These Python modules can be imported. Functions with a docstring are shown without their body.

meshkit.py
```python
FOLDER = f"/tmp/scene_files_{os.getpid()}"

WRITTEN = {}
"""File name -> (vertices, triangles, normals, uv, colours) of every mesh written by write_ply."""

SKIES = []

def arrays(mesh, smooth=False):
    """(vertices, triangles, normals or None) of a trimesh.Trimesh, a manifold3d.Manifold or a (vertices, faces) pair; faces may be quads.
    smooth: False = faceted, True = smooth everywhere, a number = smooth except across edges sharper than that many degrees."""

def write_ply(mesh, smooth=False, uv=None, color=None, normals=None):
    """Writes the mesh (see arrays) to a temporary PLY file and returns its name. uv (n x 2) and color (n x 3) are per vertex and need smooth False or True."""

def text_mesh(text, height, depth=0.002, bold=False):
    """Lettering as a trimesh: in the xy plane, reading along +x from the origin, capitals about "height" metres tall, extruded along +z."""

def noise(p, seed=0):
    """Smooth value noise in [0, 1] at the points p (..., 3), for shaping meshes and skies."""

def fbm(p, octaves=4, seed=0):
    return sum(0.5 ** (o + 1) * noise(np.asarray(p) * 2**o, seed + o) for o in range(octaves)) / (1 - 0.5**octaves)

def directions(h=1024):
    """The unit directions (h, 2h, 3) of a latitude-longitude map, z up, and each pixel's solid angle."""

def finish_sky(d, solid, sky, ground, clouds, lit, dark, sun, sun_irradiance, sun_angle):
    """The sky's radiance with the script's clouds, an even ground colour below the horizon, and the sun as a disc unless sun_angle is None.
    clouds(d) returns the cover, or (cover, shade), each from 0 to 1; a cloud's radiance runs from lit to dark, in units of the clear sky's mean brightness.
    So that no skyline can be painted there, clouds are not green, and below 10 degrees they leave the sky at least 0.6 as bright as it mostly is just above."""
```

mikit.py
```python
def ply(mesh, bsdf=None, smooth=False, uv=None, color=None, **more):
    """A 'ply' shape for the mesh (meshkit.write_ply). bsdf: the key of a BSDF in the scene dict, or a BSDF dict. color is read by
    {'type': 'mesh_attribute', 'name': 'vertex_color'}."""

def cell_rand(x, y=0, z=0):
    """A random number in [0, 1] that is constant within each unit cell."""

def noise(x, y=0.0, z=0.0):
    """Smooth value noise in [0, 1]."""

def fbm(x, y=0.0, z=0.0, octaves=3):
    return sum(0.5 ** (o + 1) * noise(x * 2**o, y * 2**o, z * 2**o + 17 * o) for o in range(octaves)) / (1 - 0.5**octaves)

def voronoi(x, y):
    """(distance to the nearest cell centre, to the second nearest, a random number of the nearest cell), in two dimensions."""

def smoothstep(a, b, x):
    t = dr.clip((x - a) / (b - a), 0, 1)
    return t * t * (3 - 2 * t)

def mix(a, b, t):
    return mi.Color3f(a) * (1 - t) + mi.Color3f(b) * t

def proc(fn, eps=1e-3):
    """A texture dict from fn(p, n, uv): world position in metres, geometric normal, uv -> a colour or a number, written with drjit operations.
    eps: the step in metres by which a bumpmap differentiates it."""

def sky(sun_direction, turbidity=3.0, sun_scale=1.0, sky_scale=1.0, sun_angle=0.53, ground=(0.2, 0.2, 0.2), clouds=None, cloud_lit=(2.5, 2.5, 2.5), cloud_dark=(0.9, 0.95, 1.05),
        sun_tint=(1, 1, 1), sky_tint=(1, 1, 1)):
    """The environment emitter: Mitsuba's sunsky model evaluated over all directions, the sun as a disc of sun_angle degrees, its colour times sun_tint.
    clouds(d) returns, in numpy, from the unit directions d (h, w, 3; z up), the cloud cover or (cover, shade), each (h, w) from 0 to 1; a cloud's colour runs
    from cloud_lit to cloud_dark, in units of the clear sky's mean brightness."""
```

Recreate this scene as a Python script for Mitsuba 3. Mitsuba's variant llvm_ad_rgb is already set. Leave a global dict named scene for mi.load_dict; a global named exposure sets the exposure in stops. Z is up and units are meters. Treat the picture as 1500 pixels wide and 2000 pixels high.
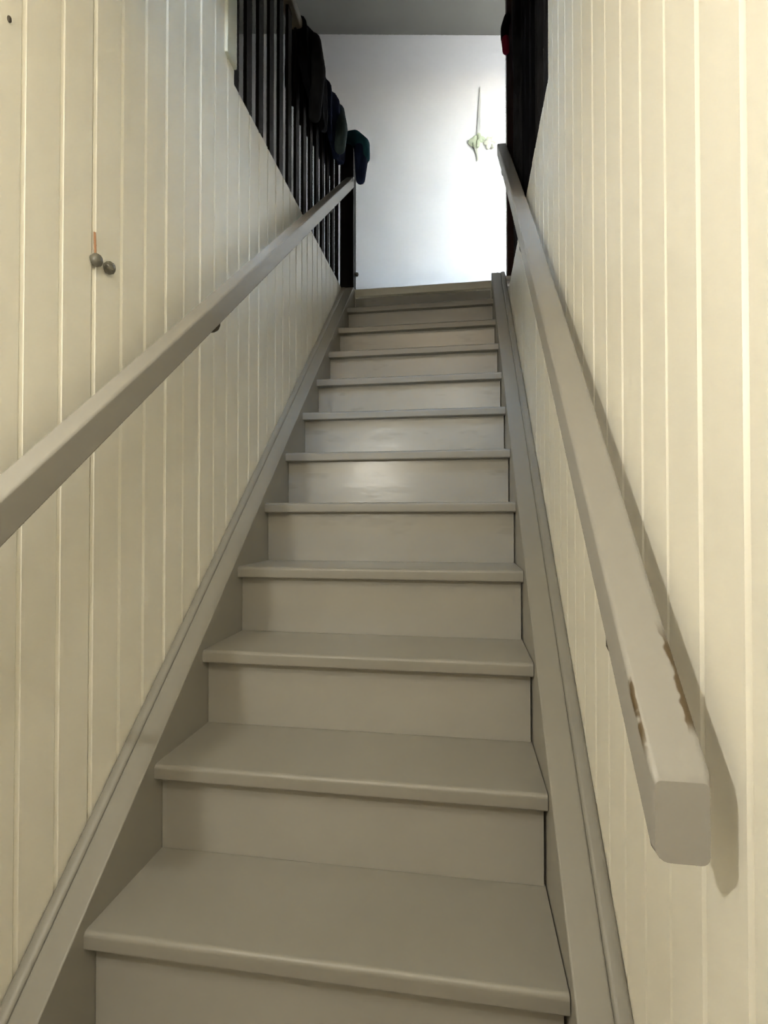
import math, random
import numpy as np, trimesh, manifold3d, shapely.geometry as sg
import drjit as dr, mitsuba as mi, mikit, meshkit
from mikit import noise, fbm, smoothstep, mix, proc

random.seed(7)
T = mi.ScalarTransform4f
scene, labels = {}, {}

# ------------------------------------------------------------------ camera, light, exposure
FOCAL = 1015.7                                   # in pixels of a 1500 wide picture
CAM = np.array([0.6452, -0.8137, 0.7073])
YAW, PITCH, ROLL = -0.1515, 0.0144, -0.0004
fw = np.array([math.sin(YAW) * math.cos(PITCH), math.cos(YAW) * math.cos(PITCH), math.sin(PITCH)])
scene['camera'] = {'type': 'perspective', 'fov': math.degrees(2 * math.atan(750 / FOCAL)), 'fov_axis': 'x',
                   'near_clip': 0.02, 'far_clip': 100.0,
                   'to_world': T().look_at(origin=CAM.tolist(), target=(CAM + fw).tolist(), up=[0, 0, 1])}
exposure = 2.74
scene['sky'] = mikit.sky((0.3, 0.75, 0.6), turbidity=4.0, sun_scale=0.0, sky_scale=35.0, ground=(0.35, 0.35, 0.33), sky_tint=(1.33, 1.0, 0.75))
BULB_AT, BULB_R, BULB_POWER = (-0.015, -0.93, 1.12), 0.020, (236.0, 226.0, 199.0)
CEIL_AT, CEIL_R, CEIL_POWER = (0.58, -1.20, 1.80), 0.12, (7.2, 6.9, 6.1)

# ------------------------------------------------------------------ dimensions
G, H, NT = 0.2036, 0.1905, 0.0322               # going, rise, tread thickness
SL = H / G
LAND = 11 * H
WL = -0.075                                      # face of the left panelling
def WR(y): return 0.880 + 0.004 * y              # face of the right panelling
def SR(y): return 0.800 + 0.004 * max(0.0, y)    # inner face of the right string
FLOOR_Z, HALL_CEIL, CEIL = -3 * H, 1.85, 4.66
END_L, END_R = 0.735, 0.68                       # where the full-height panelling stops
TOP_L, TOP_R = LAND, 1.945

# ------------------------------------------------------------------ materials
def two(b): return {'type': 'twosided', 'bsdf': b}
def plain(key, rgb, rough=0.5, spec=0.5, **more):
    scene[key] = two({'type': 'principled', 'base_color': rgb if isinstance(rgb, dict) else {'type': 'rgb', 'value': list(rgb)}, 'roughness': rough, 'specular': spec, **more})

def cream(p, n, uv):
    v = fbm(p.x * 3 + p.y * 3, p.y * 5, p.z * 1.3, 3)
    streak = noise(p.y * 70 + 3, p.z * 1.5, p.x * 4)
    return mix((0.755, 0.73, 0.645), (0.785, 0.76, 0.675), v * 0.75 + streak * 0.25)
plain('cream_paint', proc(cream), 0.42, 0.4)

def crack(p, n, uv):
    v = noise(p.y * 31, p.z * 7.0, 2)
    return mix((0.10, 0.085, 0.06), (0.75, 0.70, 0.57), smoothstep(0.35, 0.62, v))
plain('groove_back', proc(crack), 0.8, 0.1)

GREY = (0.300, 0.283, 0.248)
def grey_tread(p, n, uv):
    v = fbm(p.x * 4, p.y * 4, p.z * 4, 3)
    return mix((0.225, 0.216, 0.190), (0.250, 0.240, 0.213), v)
def grey_riser(p, n, uv):
    v = fbm(p.x * 6, p.y * 3, p.z * 9, 3)
    scuff = smoothstep(0.60, 0.78, fbm(p.x * 9 + 4, p.z * 30, p.y * 5, 3)) * smoothstep(0.5, 0.8, p.z)
    c = mix((0.285, 0.274, 0.246), (0.315, 0.303, 0.272), v)
    return mix(c, (0.21, 0.20, 0.175), scuff * 0.5)
def relief(p, n, uv):
    return 0.0006 * fbm(p.x * 16, p.y * 16, p.z * 40, 3) + 0.0004 * noise(p.x * 5, p.z * 22, p.y * 3)
scene['tread_paint'] = two({'type': 'principled', 'base_color': proc(grey_tread), 'roughness': 0.40, 'specular': 0.5})
scene['riser_paint'] = two({'type': 'bumpmap', 'arbitrary': proc(relief, 2e-3), 'scale': 1.0,
                            'bsdf': {'type': 'principled', 'base_color': proc(grey_riser), 'roughness': 0.29, 'specular': 0.75}})
plain('string_paint', proc(grey_tread), 0.45, 0.45)
plain('rail_paint', (0.25, 0.240, 0.218), 0.42, 0.5)

RX0, RXS, RZ0 = 0.8020, 0.0145, 0.745            # right rail: inner face, its drift, height of its underside
def rail_worn(p, n, uv):
    base = mi.Color3f(0.265, 0.254, 0.232)
    up = p.z - SL * p.y - RZ0                    # 0 at the underside, 0.072 at the top
    inner = p.x - (RX0 + RXS * (p.y + 0.34))
    jag = fbm(p.y * 90, p.x * 60, p.z * 60, 2)
    t = dr.maximum(0, (p.y + 0.332))
    a = smoothstep(0.0, 0.02, t) * (1 - smoothstep(0.055, 0.075, t)) * (1 - smoothstep(0.0010, 0.0022, dr.abs(inner - 0.0012) + (0.5 - jag) * 0.003)) * smoothstep(0.055, 0.062, up) * smoothstep(0.42, 0.52, jag)
    t2 = t - 0.015
    b = smoothstep(0.0, 0.012, t2) * (1 - smoothstep(0.065, 0.09, t2)) * smoothstep(0.0400, 0.0425, inner + (jag - 0.5) * 0.012) * smoothstep(0.035, 0.050, up)
    w = dr.clip(a + b, 0, 1)
    return mix(base, (0.075, 0.05, 0.022), w)
plain('worn_rail_paint', proc(rail_worn, 2e-3), 0.42, 0.5)

plain('landing_paint', (0.66, 0.63, 0.53), 0.5, 0.4)
plain('white_wall', (0.80, 0.80, 0.80), 0.8, 0.2)
plain('pale_boards', (0.60, 0.57, 0.52), 0.5, 0.3)
plain('upper_wall', (0.74, 0.74, 0.725), 0.8, 0.2)
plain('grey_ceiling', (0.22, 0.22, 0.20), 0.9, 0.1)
plain('hall_paint', (0.74, 0.69, 0.58), 0.7, 0.2)
def planks(p, n, uv):
    return mix((0.16, 0.10, 0.06), (0.24, 0.15, 0.09), fbm(p.x * 3, p.y * 30, p.z, 3))
plain('floor_wood', proc(planks), 0.5, 0.4)
def stain(p, n, uv):
    return mix((0.006, 0.005, 0.0045), (0.012, 0.009, 0.008), fbm(p.x * 20, p.y * 20, p.z * 3, 2))
plain('dark_stain', proc(stain), 0.6, 0.08)
plain('post_stain', (0.035, 0.018, 0.016), 0.35, 0.5)
plain('rail_wood', (0.20, 0.185, 0.15), 0.5, 0.4)
plain('pale_trim', (0.68, 0.66, 0.66), 0.5, 0.4)
plain('trim_cream', (0.50, 0.51, 0.44), 0.5, 0.4)
plain('brown_board', (0.16, 0.14, 0.11), 0.5, 0.4)
plain('iron', (0.035, 0.028, 0.02), 0.45, 0.5)
plain('pewter', (0.095, 0.09, 0.07), 0.32, 0.8)
plain('rust_cord', (0.34, 0.18, 0.10), 0.8, 0.2)
def weave(base, amp):
    def fn(p, n, uv):
        v = fbm(p.x * 25, p.y * 25, p.z * 12, 3)
        return mi.Color3f(*base) * (1 - amp + 2 * amp * v)
    return proc(fn)
plain('charcoal_cloth', weave((0.020, 0.020, 0.022), 0.5), 0.9, 0.1)
plain('black_cloth', weave((0.006, 0.006, 0.008), 0.5), 0.9, 0.1)
plain('navy_cloth', weave((0.011, 0.018, 0.050), 0.5), 0.85, 0.15)
plain('teal_cloth', weave((0.016, 0.070, 0.090), 0.4), 0.85, 0.15)
plain('grey_teal_cloth', weave((0.07, 0.10, 0.10), 0.3), 0.85, 0.15)
plain('red_cloth', weave((0.22, 0.012, 0.035), 0.3), 0.85, 0.15)
plain('leaf_green', (0.46, 0.51, 0.37), 0.7, 0.3)
plain('pale_wax', (0.78, 0.79, 0.75), 0.5, 0.4)
plain('pale_petal', (0.72, 0.74, 0.63), 0.6, 0.3)
scene['pane_glass'] = {'type': 'thindielectric', 'int_ior': 1.5}
plain('brass', (0.45, 0.34, 0.14), 0.3, 0.5, metallic=1.0)

# ------------------------------------------------------------------ helpers
def key_for(name):
    taken = lambda k: k in scene or k in labels or any(s.startswith(k + '__') for s in scene)
    if not taken(name): return name
    i = 1
    while taken(f'{name}_{i:03d}'): i += 1
    return f'{name}_{i:03d}'
def obj(name, mesh, mat, parent=None, smooth=30, **more):
    k = key_for((parent + '__' if parent else '') + name)
    scene[k] = mikit.ply(mesh, mat, smooth=smooth, **more)
    return k
def thing(name, label, cat, group=None):
    k = key_for(name)
    labels[k] = {'label': label, 'category': cat}
    if group: labels[k]['group'] = group
    return k
def tag(k, label=None, cat=None, group=None, kind=None):
    d = labels.setdefault(k, {})
    for a, b in (('label', label), ('category', cat), ('group', group), ('kind', kind)):
        if b: d[a] = b
    return k
def struct(name, mesh, mat, label, cat):
    return tag(obj(name, mesh, mat, smooth=False), label, cat, kind='structure')
def box(x0, x1, y0, y1, z0, z1):
    m = trimesh.creation.box(extents=(x1 - x0, y1 - y0, z1 - z0))
    m.apply_translation(((x0 + x1) / 2, (y0 + y1) / 2, (z0 + z1) / 2))
    return m
def rbox(x0, x1, y0, y1, z0, z1, r=0.004, seg=2):
    """Box with rounded edges: hull of eight small spheres."""
    s = trimesh.creation.icosphere(subdivisions=seg - 1, radius=r).vertices
    c = np.array([[x, y, z] for x in (x0 + r, x1 - r) for y in (y0 + r, y1 - r) for z in (z0 + r, z1 - r)])
    return trimesh.convex.convex_hull((c[:, None] + s[None]).reshape(-1, 3))
def join(*ms): return trimesh.util.concatenate(list(ms))
def rounded(w, h, r, seg=5):
    if np.isscalar(r): r = (r,) * 4              # corners: lower left, lower right, upper right, upper left
    cs = [(r[0], r[0], 180), (w - r[1], r[1], 270), (w - r[2], h - r[2], 0), (r[3], h - r[3], 90)]
    out = []
    for (cx, cy, a), rr in zip(cs, r):
        for t in np.linspace(math.radians(a), math.radians(a + 90), seg):
            out.append((cx + rr * math.cos(t), cy + rr * math.sin(t)))
    return np.array(out)
def loft(rings):
    """Closed solid through rings of equal length; the ends are fans."""
    rings = [np.asarray(r, float) for r in rings]
    n, m = len(rings[0]), len(rings)
    v = np.vstack(rings + [rings[0].mean(0)[None], rings[-1].mean(0)[None]])
    f = []
    for i in range(m - 1):
        for j in range(n):
            a, b, c, d = i * n + j, i * n + (j + 1) % n, (i + 1) * n + (j + 1) % n, (i + 1) * n + j
            f += [(a, b, c), (a, c, d)]
    for j in range(n):
        f.append((m * n, (j + 1) % n, j))
        f.append((m * n + 1, (m - 1) * n + j, (m - 1) * n + (j + 1) % n))
    t = trimesh.Trimesh(v, f, process=False)
    if t.volume < 0: t.invert()
    return t
def rail(prof, y0, y1, zfun, xfun, n=2, soft=0.006):
    """A rail whose section prof (x, z) stands upright and follows the slope; ends slightly rounded."""
    c = prof.mean(0)
    ys = [y0] + list(np.linspace(y0 + soft, y1 - soft, n)) + [y1]
    rings = []
    for i, y in enumerate(ys):
        k = 1.0 if 0 < i < len(ys) - 1 else 0.90
        p = c + (prof - c) * k
        rings.append(np.stack([xfun(y) + p[:, 0], np.full(len(p), y), zfun(y) + p[:, 1]], 1))
    return loft(rings)
def tube(pts, r, sides=12):
    pts = np.asarray(pts, float)
    r = np.broadcast_to(r, (len(pts),))
    t = np.gradient(pts, axis=0); t /= np.linalg.norm(t, axis=1, keepdims=True)
    a = np.cross(t[0], [0.3, 0.9, 0.2]); rings = []
    for p, d, rr in zip(pts, t, r):
        a = a - d * (a @ d); a /= np.linalg.norm(a); b = np.cross(d, a)
        w = np.arange(sides) * 2 * math.pi / sides
        rings.append(p + rr * (np.cos(w)[:, None] * a + np.sin(w)[:, None] * b))
    return loft(rings)
def prism_yz(poly, x0, x1):
    """Extrude a polygon in (y, z) from x0 to x1."""
    m = trimesh.creation.extrude_polygon(sg.Polygon(poly), x1 - x0)
    v = m.vertices.copy()
    m = trimesh.Trimesh(np.stack([v[:, 2] + x0, v[:, 0], v[:, 1]], 1), m.faces, process=False)
    if m.volume < 0: m.invert()
    return m
def lathe(prof, at, sides=24):
    prof = np.array(prof, float)
    w = np.arange(sides) * 2 * math.pi / sides
    rings = [np.stack([at[0] + r * np.cos(w), at[1] + r * np.sin(w), np.full(sides, at[2] + z)], 1) for r, z in prof]
    return loft(rings)
def line_z(y): return SL * y                     # through the tread nosings

# ------------------------------------------------------------------ the setting
def plan_board(y0, y1, face, back, sign):
    """Plan outline of one tongue-and-groove board with bevelled long edges."""
    b, d = 0.0048, 0.0048
    return [(face, y0 + b), (face, y1 - b), (face - sign * d, y1), (back, y1), (back, y0), (face - sign * d, y0)]
def boards(side, wall, first, pitch, y_from, y_to, end, top_low, gaps):
    sign = 1 if side == 'left' else -1
    k0, k1 = math.floor((y_from - first) / pitch), math.ceil((y_to - first) / pitch)
    for k in range(k0, k1):
        y0, y1 = first + k * pitch, first + (k + 1) * pitch
        g0 = 0.0014 if k in gaps else 0.0003
        g1 = 0.0014 if (k + 1) in gaps else 0.0003
        y0, y1 = y0 + g0, min(y1 - g1, y_to)
        if y1 - y0 < 0.02: continue
        f = WL if side == 'left' else WR((y0 + y1) / 2)
        lift = random.uniform(-0.0006, 0.0006)
        pts = plan_board(y0, y1, f + lift, f - sign * 0.0135, sign)
        low = max(FLOOR_Z, line_z(y0) - 0.22)
        def piece(ya, yb, top):
            q = [(x, min(max(y, ya), yb)) for x, y in pts]
            m = trimesh.creation.extrude_polygon(sg.Polygon(q), top - low)
            m.apply_translation((0, 0, low)); return m
        if y1 <= end + 0.012: m = piece(y0, y1, CEIL)
        elif y0 >= end - 0.012: m = piece(y0, y1, top_low)
        else:                                     # the board in which the opening starts
            m = piece(y0, y1, top_low)
            q = sg.Polygon(pts).intersection(sg.box(-9, y0 - 1, 9, end))
            u = trimesh.creation.extrude_polygon(q, CEIL - top_low); u.apply_translation((0, 0, top_low))
            m = join(m, u)
        obj('board', m, 'cream_paint', wall, smooth=False)

Y_BACK = -3.0
poly = [(Y_BACK, FLOOR_Z), (2.26, FLOOR_Z), (2.26, TOP_L), (END_L, TOP_L), (END_L, CEIL), (Y_BACK, CEIL)]
wall_left = struct('wall_left', prism_yz(poly, WL - 0.06, WL - 0.014), 'groove_back', 'cream painted vertical board panelling on the left side of the stairs', 'wall')
poly = [(Y_BACK, FLOOR_Z), (2.26, FLOOR_Z), (2.26, TOP_R), (END_R, TOP_R), (END_R, CEIL), (Y_BACK, CEIL)]
m = prism_yz(poly, 0.0, 0.046); v = m.vertices; v[:, 0] += WR(v[:, 1]) + 0.0142; m.vertices = v
wall_right = struct('wall_right', m, 'groove_back', 'cream painted vertical board panelling on the right side of the stairs', 'wall')
boards('left', wall_left, -0.060, 0.0834, -1.3, 2.25, END_L, TOP_L, {2})
boards('right', wall_right, -0.341, 0.0862, -1.3, 2.25, END_R, TOP_R, {0})

# lower hall behind the camera
struct('floor_hall', box(-0.14, 1.0, Y_BACK - 0.1, 2.3, FLOOR_Z - 0.06, FLOOR_Z), 'floor_wood', 'dark wooden floor of the lower hall at the foot of the stairs', 'floor')
struct('wall_back', box(-0.14, 1.0, Y_BACK - 0.1, Y_BACK, FLOOR_Z, CEIL), 'hall_paint', 'cream wall at the rear of the lower hall', 'wall')
struct('ceiling_hall', box(WL, 0.85, Y_BACK, 0.10, HALL_CEIL, LAND), 'hall_paint', 'cream ceiling over the lower hall, ending above the first steps', 'ceiling')
struct('wall_under_landing', box(-0.14, 1.04, 2.29, 2.34, FLOOR_Z, LAND - 0.10), 'hall_paint', 'plain wall closing the space under the landing', 'wall')
struct('wall_header', box(WL + 0.002, 0.868, 0.53, 0.60, 2.36, CEIL), 'dark_stain', 'dark timber partition high above the lower steps, out of view', 'wall')
# upper storey
struct('floor_left', box(-2.6, -0.14, -0.5, 3.6, LAND - 0.12, LAND), 'floor_wood', 'wooden floor of the upper landing beside the left balustrade', 'floor')
struct('floor', box(-0.139, 3.1, 2.286, 3.9, LAND - 0.10, LAND), 'pale_boards', 'pale floor of the upper landing at the top of the stairs', 'floor')
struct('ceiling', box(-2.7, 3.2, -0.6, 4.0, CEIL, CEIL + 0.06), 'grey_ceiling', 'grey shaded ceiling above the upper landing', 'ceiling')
def far_y(x): return 3.4 + 0.16 * (x - 0.5)
pf = [(-2.7, far_y(-2.7)), (3.15, far_y(3.15)), (3.15, far_y(3.15) + 0.08), (-2.7, far_y(-2.7) + 0.08)]
m = trimesh.creation.extrude_polygon(sg.Polygon(pf), CEIL - LAND + 0.1); m.apply_translation((0, 0, LAND - 0.1))
struct('wall_far', m, 'white_wall', 'bright white wall facing the top of the stairs', 'wall')
struct('wall_upper_left', box(-2.68, -2.6, -0.6, 3.5, LAND - 0.1, CEIL), 'upper_wall', 'grey side wall of the upper landing beyond the left balusters', 'wall')
struct('wall_upper_rear', box(-2.6, -0.14, -0.58, -0.5, LAND, CEIL), 'upper_wall', 'grey rear wall of the upper landing', 'wall')
struct('wall_partition', box(0.975, 1.035, 0.60, 2.26, TOP_R - 0.1, CEIL), 'dark_stain', 'dark stained partition behind the hanging coats', 'wall')
# the landing runs on to the right; its window looks straight at the white wall
struct('wall_landing_end', box(3.0, 3.1, 2.12, 3.95, LAND - 0.1, CEIL), 'upper_wall', 'end wall of the landing, hidden round the corner', 'wall')
WY, wx0, wx1, wz0, wz1 = 2.12, 1.30, 2.60, 2.75, 4.45
struct('wall_window', join(box(1.035, wx0, WY, WY + .1, LAND - .1, CEIL), box(wx1, 3.0, WY, WY + .1, LAND - .1, CEIL), box(wx0, wx1, WY, WY + .1, LAND - .1, wz0), box(wx0, wx1, WY, WY + .1, wz1, CEIL)),
       'white_wall', 'white wall with the landing window, round the corner to the right', 'wall')
xm = (wx0 + wx1) / 2
tag('window_1', 'white framed landing window round the corner to the right', 'window', kind='structure')
obj('frame', join(rbox(wx0, wx0 + .05, WY + .03, WY + .08, wz0, wz1), rbox(wx1 - .05, wx1, WY + .03, WY + .08, wz0, wz1), rbox(wx0 + .05, wx1 - .05, WY + .03, WY + .08, wz0, wz0 + .05),
    rbox(wx0 + .05, wx1 - .05, WY + .03, WY + .08, wz1 - .05, wz1), rbox(xm - .02, xm + .02, WY + .035, WY + .075, wz0 + .05, wz1 - .05)), 'pale_trim', 'window_1')
for a, b in ((wx0 + .05, xm - .02), (xm + .02, wx1 - .05)):
    obj('pane', ([(a, WY + .055, wz0 + .05), (b, WY + .055, wz0 + .05), (b, WY + .055, wz1 - .05), (a, WY + .055, wz1 - .05)], [(0, 1, 2, 3)]), 'pane_glass', 'window_1', smooth=False)

# trims at the openings
struct('trim_1', join(rbox(WL - 0.012, WL + 0.010, 0.668, END_L, LAND + 0.045, CEIL - 0.01, 0.003)), 'trim_cream', 'pale cream upright batten closing the left panelling beside the balusters', 'trim')
struct('trim_2', rbox(-0.132, WL - 0.016, END_L + 0.002, END_L + 0.030, LAND, CEIL - 0.01, 0.003), 'brown_board', 'grey-brown upright board beside the pale batten at the start of the balustrade', 'trim')
struct('trim_3', rbox(0.90, 0.974, 0.60, 2.26, TOP_R + 0.002, LAND - 0.13, 0.003), 'dark_stain', 'dark beam along the top of the right panelling below the coats', 'trim')

# ------------------------------------------------------------------ the staircase
st = thing('staircase', 'steep grey painted closed wooden staircase between the cream panelled walls', 'staircase')
def nosing(y0, depth, z1, t, xa, xb, mat, name):
    prof = []                                     # (y, z) outline with a rounded nosing
    r1, r2 = 0.009, 0.005
    for a in np.linspace(math.pi, math.pi / 2, 6): prof.append((y0 + r1 + r1 * math.cos(a), z1 - r1 + r1 * math.sin(a)))
    prof += [(y0 + depth, z1), (y0 + depth, z1 - t)]
    for a in np.linspace(-math.pi / 2, -math.pi, 4): prof.append((y0 + r2 + r2 * math.cos(a), z1 - t + r2 + r2 * math.sin(a)))
    obj(name, prism_yz(prof, xa, xb), mat, st, smooth=40)
for i in range(-2, 12):
    y, z = i * G, i * H
    if i < 11: nosing(y, G + 0.036, z, NT, 0.0, SR(y), 'tread_paint', 'tread')
    zt = z - (NT if i < 11 else 0.046)
    obj('riser', box(0.001, SR(y) - 0.0035, y + 0.030, y + 0.046, (i - 1) * H + 0.0005, zt), 'riser_paint', st, smooth=False)
nosing(11 * G, 0.045, LAND, 0.046, 0.001, SR(2.2), 'landing_paint', 'landing_nosing')
tag(st + '__landing_nosing', 'cream painted nosing of the landing')
Y_END = 2.262
def strip(x0, x1, up, dn, r, y0=-0.6, xf=None):
    p = rounded(x1 - x0, dn, (0.002, 0.002, r, r))
    return rail(p, y0, Y_END, lambda y: line_z(y) + up - dn, xf or (lambda y: x0))
def flat_top(m):
    q = manifold3d.Manifold(manifold3d.Mesh(np.asarray(m.vertices, np.float32), np.asarray(m.faces, np.uint32))).trim_by_plane((0, 0, -1), -(LAND - 0.001)).to_mesh()
    return trimesh.Trimesh(np.asarray(q.vert_properties)[:, :3], np.asarray(q.tri_verts), process=False)
# strings: a plank with a small cover moulding towards the wall
obj('string', flat_top(strip(-0.050, 0.0, 0.028, 0.30, 0.004)), 'string_paint', st)
obj('string_moulding', flat_top(strip(WL + 0.001, -0.050, 0.036, 0.05, 0.010)), 'string_paint', st)
obj('string', strip(0.800, 0.852, 0.032, 0.30, 0.004, xf=lambda y: SR(y)), 'string_paint', st)
obj('string_moulding', strip(0.852, 0.878, 0.036, 0.05, 0.008, xf=lambda y: SR(y) + 0.052), 'string_paint', st)

# ------------------------------------------------------------------ handrails
def bracket(parent, x_wall, x_rail, y, z, sign, drop=0.034):
    """Iron bracket: a rose on the wall and a bent arm up to the underside of the rail."""
    pts = [(x_wall, y, z - drop), (x_rail - sign * 0.012, y, z - drop), (x_rail - sign * 0.004, y, z - drop + 0.004), (x_rail, y, z - drop + 0.012), (x_rail, y, z + 0.003)]
    c = trimesh.creation.cylinder(radius=0.011, height=0.006, sections=20)
    c.apply_transform(trimesh.transformations.rotation_matrix(math.pi / 2, (0, 1, 0))); c.apply_translation((x_wall + sign * 0.003, y, z - drop))
    obj('bracket', join(tube(pts, 0.0055, 10), c), 'iron', parent)
hl = thing('handrail', 'grey painted square wooden handrail along the left panelled wall', 'handrail')
LZ = lambda y: 0.842 + 0.839 * y
LX = lambda y: -0.012 - 0.0138 * y
obj('rail', rail(rounded(0.048, 0.068, 0.007), -0.36, 2.197, LZ, LX, n=12), 'rail_paint', hl)
for y in (-0.25, 0.48, 1.75): bracket(hl, WL, LX(y) + 0.02, y, LZ(y), 1)
hr = thing('handrail', 'grey painted square wooden handrail along the right wall with chipped lower end', 'handrail')
RC = np.polyfit([-0.34, 0.1, 1.0, 2.16], [0.735, 0.751, 0.764, 0.735], 3)
RZ = lambda y: SL * y + np.polyval(RC, y)
RX = lambda y: RX0 + RXS * (y + 0.34)
obj('rail', rail(rounded(0.048, 0.076, (0.013, 0.008, 0.006, 0.006)), -0.342, 2.16, RZ, RX, n=24), 'worn_rail_paint', hr)
for y in (-0.15, 0.95, 1.95): bracket(hr, WR(y), RX(y) + 0.016, y, RZ(y), -1, 0.060)

# ------------------------------------------------------------------ left balustrade
BX = -0.100
ba = thing('balustrade', 'nearly black wooden balustrade of flat balusters above the left panelling', 'balustrade')
for k in range(14):
    y = 0.789 + 0.1075 * k
    obj('baluster', rbox(BX - 0.007, BX + 0.007, y - 0.0235, y + 0.0235, LAND + 0.001, 2.925, 0.002, 1), 'dark_stain', ba, smooth=False)
obj('newel_post', rbox(-0.082, 0.0, 2.20, 2.28, LAND + 0.001, 2.985, 0.004), 'dark_stain', ba)
obj('post_knob', lathe([(0.001, 0), (0.010, 0.003), (0.013, 0.012), (0.010, 0.021), (0.001, 0.024)], (0.012, 2.235, 2.17)), 'iron', ba)
obj('top_rail', rail(rounded(0.062, 0.045, 0.010), END_L + 0.031, 2.20, lambda y: 2.925, lambda y: BX - 0.031), 'rail_wood', ba)
tag(ba + '__top_rail', 'grey-brown top rail'); tag(ba + '__post_knob', 'small dark knob low on the newel post')

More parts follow.
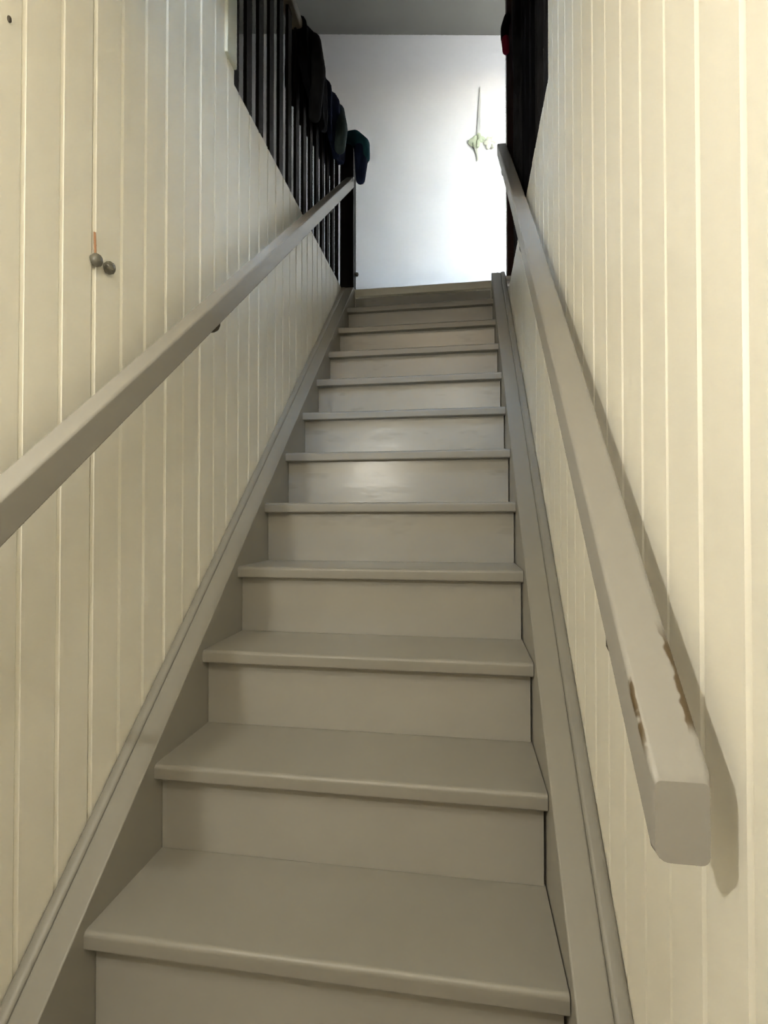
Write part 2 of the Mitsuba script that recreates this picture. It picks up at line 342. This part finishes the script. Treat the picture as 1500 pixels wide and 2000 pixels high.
# clothes thrown over the balustrade
rng = np.random.default_rng(5)
def npnoise(p):
    return np.asarray(meshkit.fbm(np.asarray(p, float))).reshape(-1)
def draped(y0, y1, top, drop_in, drop_out, half, seed, bulge=0.03, nu=34, nv=40):
    """A folded garment lying over a rail: a thick inverted U with creases and an uneven hem."""
    out, inn = [], []
    for v in np.linspace(0, 1, nv):
        y = y0 + (y1 - y0) * v
        ends = math.sin(math.pi * min(1, max(0, v)) ** 0.8) ** 0.35 if 0 < v < 1 else 0.35
        q = np.array([[y * 5 + seed, 0.3, 1.7], [y * 4 + seed, 5.1, 2.2], [y * 7 + seed, 9.3, 4.4]])
        n1, n2, n3 = npnoise(q) - 0.5
        di, do, tp, hf = drop_in * (0.8 + 0.7 * n1) * (0.55 + 0.45 * ends), drop_out * (0.8 + 0.6 * n2), top + 0.07 * n3, half * (0.6 + 0.4 * ends)
        L = di + do + math.pi * hf
        po, pi_ = [], []
        for u in np.linspace(0, 1, nu):
            s = u * L
            if s < di: c, nrm = np.array([BX + hf, y, tp - di + s]), np.array([1, 0, 0])
            elif s < di + math.pi * hf:
                a = (s - di) / hf; c, nrm = np.array([BX + hf * math.cos(a), y, tp + hf * math.sin(a) * 0.8]), np.array([math.cos(a), 0, math.sin(a)])
            else: c, nrm = np.array([BX - hf, y, tp - (s - di - math.pi * hf)]), np.array([-1, 0, 0])
            w = float(npnoise([[y * 14 + seed, c[2] * 5, nrm[0] * 2]])[0] - 0.5) + 0.5 * math.sin(y * 55 + c[2] * 6 + seed)
            e = bulge * (0.55 + 0.8 * w) * (0.4 + 0.6 * ends)
            po.append(c + nrm * max(e, 0.004)); pi_.append(c - nrm * 0.004)
        out.append(po); inn.append(pi_)
    out, inn = np.array(out), np.array(inn)
    return loft([np.vstack([o, i[::-1]]) for o, i in zip(out, inn)])
def soft(mesh_list, edge=0.012, it=12):
    m = None
    for a in mesh_list:
        b = manifold3d.Manifold(manifold3d.Mesh(np.asarray(a.vertices, np.float32), np.asarray(a.faces, np.uint32)))
        m = b if m is None else m + b
    r = m.refine_to_length(edge).to_mesh()
    t = trimesh.Trimesh(np.asarray(r.vert_properties)[:, :3], np.asarray(r.tri_verts), process=True)
    trimesh.smoothing.filter_taubin(t, iterations=it)
    return t
def capsule(a, b, ra, rb):
    s = trimesh.creation.icosphere(subdivisions=2).vertices
    return trimesh.convex.convex_hull(np.vstack([np.array(a) + s * ra, np.array(b) + s * rb]))
def chain(pts, rs): return [capsule(pts[i], pts[i + 1], rs[i], rs[i + 1]) for i in range(len(pts) - 1)]

def off_post(m):
    a, b = (manifold3d.Manifold(manifold3d.Mesh(np.asarray(q.vertices, np.float32), np.asarray(q.faces, np.uint32))) for q in (m, box(-0.084, 0.002, 2.198, 2.282, LAND, 2.987)))
    q = (a - b).to_mesh()
    return trimesh.Trimesh(np.asarray(q.vert_properties)[:, :3], np.asarray(q.tri_verts), process=False)
GC = 'clothes thrown over the left balustrade'
j = thing('jacket', 'black jacket draped over the left balustrade, furthest from the newel post', 'jacket', GC)
obj('body', draped(1.42, 1.80, 2.965, 0.36, 0.30, 0.042, 1.0), 'black_cloth', j, smooth=True)
obj('sleeve', soft(chain([(BX + .055, 1.52, 2.95), (BX + .085, 1.49, 2.78), (BX + .075, 1.47, 2.56)], [.035, .036, .028])), 'charcoal_cloth', j, smooth=True)
j = thing('jacket', 'dark navy jacket draped over the left balustrade next to the newel post', 'jacket', GC)
obj('body', draped(1.80, 2.17, 2.985, 0.34, 0.30, 0.046, 4.0, 0.035), 'navy_cloth', j, smooth=True)
obj('sleeve', soft(chain([(BX + .06, 1.98, 2.98), (BX + .09, 1.93, 2.84), (BX + .085, 1.92, 2.73)], [.036, .036, .03])), 'grey_teal_cloth', j, smooth=True)
tag(j + '__sleeve', 'grey-teal sleeve')
h = thing('hooded_top', 'teal and navy garment hung over the top of the left newel post', 'clothing', GC)
body = chain([(-0.06, 2.215, 3.0), (0.01, 2.20, 2.985), (0.055, 2.19, 2.93), (0.062, 2.19, 2.86)], [.036, .042, .046, .040])
obj('body', off_post(soft(body)), 'teal_cloth', h, smooth=50)
obj('sleeve', off_post(soft(chain([(0.050, 2.188, 2.90), (0.050, 2.185, 2.80), (0.046, 2.185, 2.725)], [.044, .036, .028]))), 'navy_cloth', h, smooth=50)
tag(h + '__sleeve', 'navy hanging sleeve')

# ------------------------------------------------------------------ right side: post, coat rail, coats
po = tag(obj('post', rbox(0.895, 0.968, 2.205, 2.275, LAND + 0.002, CEIL - 0.002, 0.005), 'post_stain'), 'tall dark brown wooden post at the top right of the stairs', 'post')
struct('trim_4', rbox(0.862, 0.974, 2.20, 2.272, LAND - 0.03, LAND, 0.003), 'pale_trim', 'short pale trim board under the dark post at the landing edge', 'trim')
cr = tag(obj('coat_rail', tube([(0.925, 0.60, 3.72), (0.925, 1.4, 3.72), (0.925, 2.203, 3.72)], 0.012, 12), 'iron'), 'dark rail above the right side of the stairs that carries the coats', 'rail')
def coat(label, y0, y1, hem, top, mat, seed):
    t = thing('coat', label, 'coat', 'coats hung along the right side of the stairs')
    rings, n = [], 72
    yc, hw = (y0 + y1) / 2, (y1 - y0) / 2
    for s in np.linspace(0, 1, 22):
        z = hem + (top - hem) * s
        wide = hw * (1.0 if s < 0.86 else max(0.16, math.cos((s - 0.86) / 0.14 * math.pi / 2) ** 0.7))
        thick = 0.028 * (1.0 if s < 0.9 else 0.7)
        a = np.arange(n) * 2 * math.pi / n
        fold = 1 + 0.35 * (1 - s) * np.sin(a * 9 + seed + 1.5 * s) + 0.12 * np.sin(a * 17 + seed * 2)
        x = 0.925 + thick * np.sign(np.sin(a)) * np.abs(np.sin(a)) ** 0.6 * np.clip(fold, 0.5, 1.3)
        y = yc + wide * np.sign(np.cos(a)) * np.abs(np.cos(a)) ** 0.9
        zz = z + (0.02 * np.sin(a * 3 + seed) if s == 0 else 0) + 0 * a
        rings.append(np.stack([x, y, zz], 1))
    obj('body', loft(rings), mat, t, smooth=50)
    ys = yc - hw * 0.55
    obj('sleeve', soft(chain([(0.905, ys, top - 0.16), (0.897, ys - 0.02, top - 0.50), (0.900, ys - 0.01, top - 0.80)], [.035, .032, .026]), 0.02, 6), mat, t, smooth=True)
    hook = [(0.925, yc, top - 0.03), (0.925, yc, 3.69)] + [(0.925 + 0.017 * math.sin(b) , yc, 3.72 - 0.017 * math.cos(b)) for b in np.linspace(0.3, 4.0, 8)]
    obj('hanger_hook', tube(hook, 0.003, 8), 'iron', t)
coat('charcoal coat hanging nearest the camera over the right panelling', 0.70, 1.09, 1.965, 3.48, 'charcoal_cloth', 0.4)
coat('black coat in the middle of the row above the right panelling', 1.105, 1.485, 1.965, 3.50, 'black_cloth', 2.1)
coat('dark charcoal coat hanging next to the dark brown post', 1.50, 1.88, 1.965, 3.46, 'charcoal_cloth', 3.7)
sc = thing('scarf', 'small black scarf with a red end hung on the dark post', 'scarf')
obj('body', soft(chain([(0.900, 2.195, 3.58), (0.886, 2.192, 3.52), (0.884, 2.192, 3.46)], [.020, .024, .022]), 0.008), 'black_cloth', sc, smooth=True)
obj('end', soft(chain([(0.887, 2.19, 3.45), (0.892, 2.19, 3.385)], [.022, .020]), 0.008), 'red_cloth', sc, smooth=True)
tag(sc + '__end', 'dark red end')

# ------------------------------------------------------------------ small things on the walls
def knob(x, y, z):
    m = lathe([(0.0005, 0), (0.008, 0.0005), (0.0075, 0.003), (0.0115, 0.006), (0.0130, 0.011), (0.0115, 0.016), (0.007, 0.0195), (0.0005, 0.0205)], (0, 0, 0), 28)
    m.apply_transform(trimesh.transformations.rotation_matrix(math.pi / 2 + 0.25, (0, 1, 0))); m.apply_translation((x, y, z))
    return m
k1 = thing('coat_peg', 'dark round peg on the left wall with a rust-brown cord above it', 'coat peg')
obj('head', knob(WL - 0.001, 0.103, 1.219), 'pewter', k1, smooth=40)
obj('cord', tube([(WL + 0.002, 0.107, 1.274), (WL + 0.003, 0.107, 1.25), (WL + 0.005, 0.106, 1.222)], 0.0022, 8), 'rust_cord', k1)
k2 = thing('coat_peg', 'plain dark round peg on the left wall, right of the one with the cord', 'coat peg')
obj('head', knob(WL - 0.001, 0.141, 1.222), 'pewter', k2, smooth=40)
n_ = trimesh.creation.icosphere(subdivisions=2, radius=0.0045); n_.apply_scale((0.6, 0.8, 1.2)); n_.apply_translation((WL + 0.001, -0.09, 1.511))
tag(obj('nail', n_, 'iron', smooth=True), 'small dark nail head high on the left wall', 'nail')

# ornament on the far wall
OX = 0.776; OY = far_y(OX)
orn = thing('wall_ornament', 'pale green and off-white ornament with a tall thin spike on the white wall', 'wall ornament')
def flat(m, y, k):
    m.vertices[:, 1] = y + (m.vertices[:, 1] - y) * k
    return m
obj('spike', flat(lathe([(0.0005, 0.42), (0.006, 0.40), (0.023, 0.15), (0.034, 0.0), (0.0005, -0.01)], (OX + 0.012, OY - 0.010, 3.815), 16), OY - 0.010, 0.30), 'pale_wax', orn)
lm = []
for k in range(14):
    a = k * 2.399; r = 0.022 + 0.04 * ((k * 7) % 5) / 5
    e = trimesh.creation.icosphere(subdivisions=2, radius=1.0); e.apply_scale((0.034, 0.012, 0.018))
    e.apply_transform(trimesh.transformations.rotation_matrix(a, (0, 1, 0))); e.apply_translation((OX - 0.01 + r * math.cos(a), OY - 0.020 - 0.008 * (k % 3), 3.775 + 0.6 * r * math.sin(a)))
    lm.append(e)
for k, e in enumerate(lm): obj('leaf', e, 'leaf_green', orn, smooth=True)
obj('holder', flat(lathe([(0.034, 0.0), (0.036, -0.04), (0.026, -0.09), (0.012, -0.13), (0.008, -0.17), (0.0005, -0.172)], (OX - 0.008, OY - 0.016, 3.79), 20), OY - 0.016, 0.4), 'pale_petal', orn)
for k in range(6):
    a = k * math.pi / 3
    e = trimesh.creation.icosphere(subdivisions=2, radius=1.0); e.apply_scale((0.030, 0.010, 0.019))
    e.apply_transform(trimesh.transformations.rotation_matrix(a, (0, 1, 0))); e.apply_translation((OX + 0.095 + 0.028 * math.cos(a), OY + 0.015 - 0.018, 3.765 - 0.028 * math.sin(a)))
    obj('petal', e, 'pale_petal', orn, smooth=True)

# ------------------------------------------------------------------ lamps of the lower hall (behind the camera)
wl = thing('wall_lamp', 'small bare bulb wall lamp on the left hall wall behind the camera', 'lamp')
b = trimesh.creation.icosphere(subdivisions=3, radius=BULB_R); b.apply_translation(BULB_AT)
obj('bulb', b, 'pale_wax', wl, smooth=True, emitter={'type': 'area', 'radiance': {'type': 'rgb', 'value': list(BULB_POWER)}})
obj('socket', tube([(WL, BULB_AT[1], 1.085), (WL + 0.02, BULB_AT[1], 1.085), (BULB_AT[0], BULB_AT[1], 1.088), (BULB_AT[0], BULB_AT[1], BULB_AT[2] - BULB_R + 0.002)], 0.009, 12), 'brass', wl)
cl = thing('ceiling_lamp', 'round opal ceiling lamp of the hall behind the camera', 'lamp')
obj('shade', lathe([(CEIL_R, HALL_CEIL - 0.012 - CEIL_AT[2]), (CEIL_R, 0.01), (CEIL_R * 0.85, -0.02), (CEIL_R * 0.5, -0.035), (0.001, -0.04)], CEIL_AT, 32), 'pale_wax', cl, emitter={'type': 'area', 'radiance': {'type': 'rgb', 'value': list(CEIL_POWER)}})
obj('base', lathe([(CEIL_R + 0.01, -0.0), (CEIL_R + 0.01, -0.012), (0.001, -0.012)], (CEIL_AT[0], CEIL_AT[1], HALL_CEIL), 32), 'brass', cl)
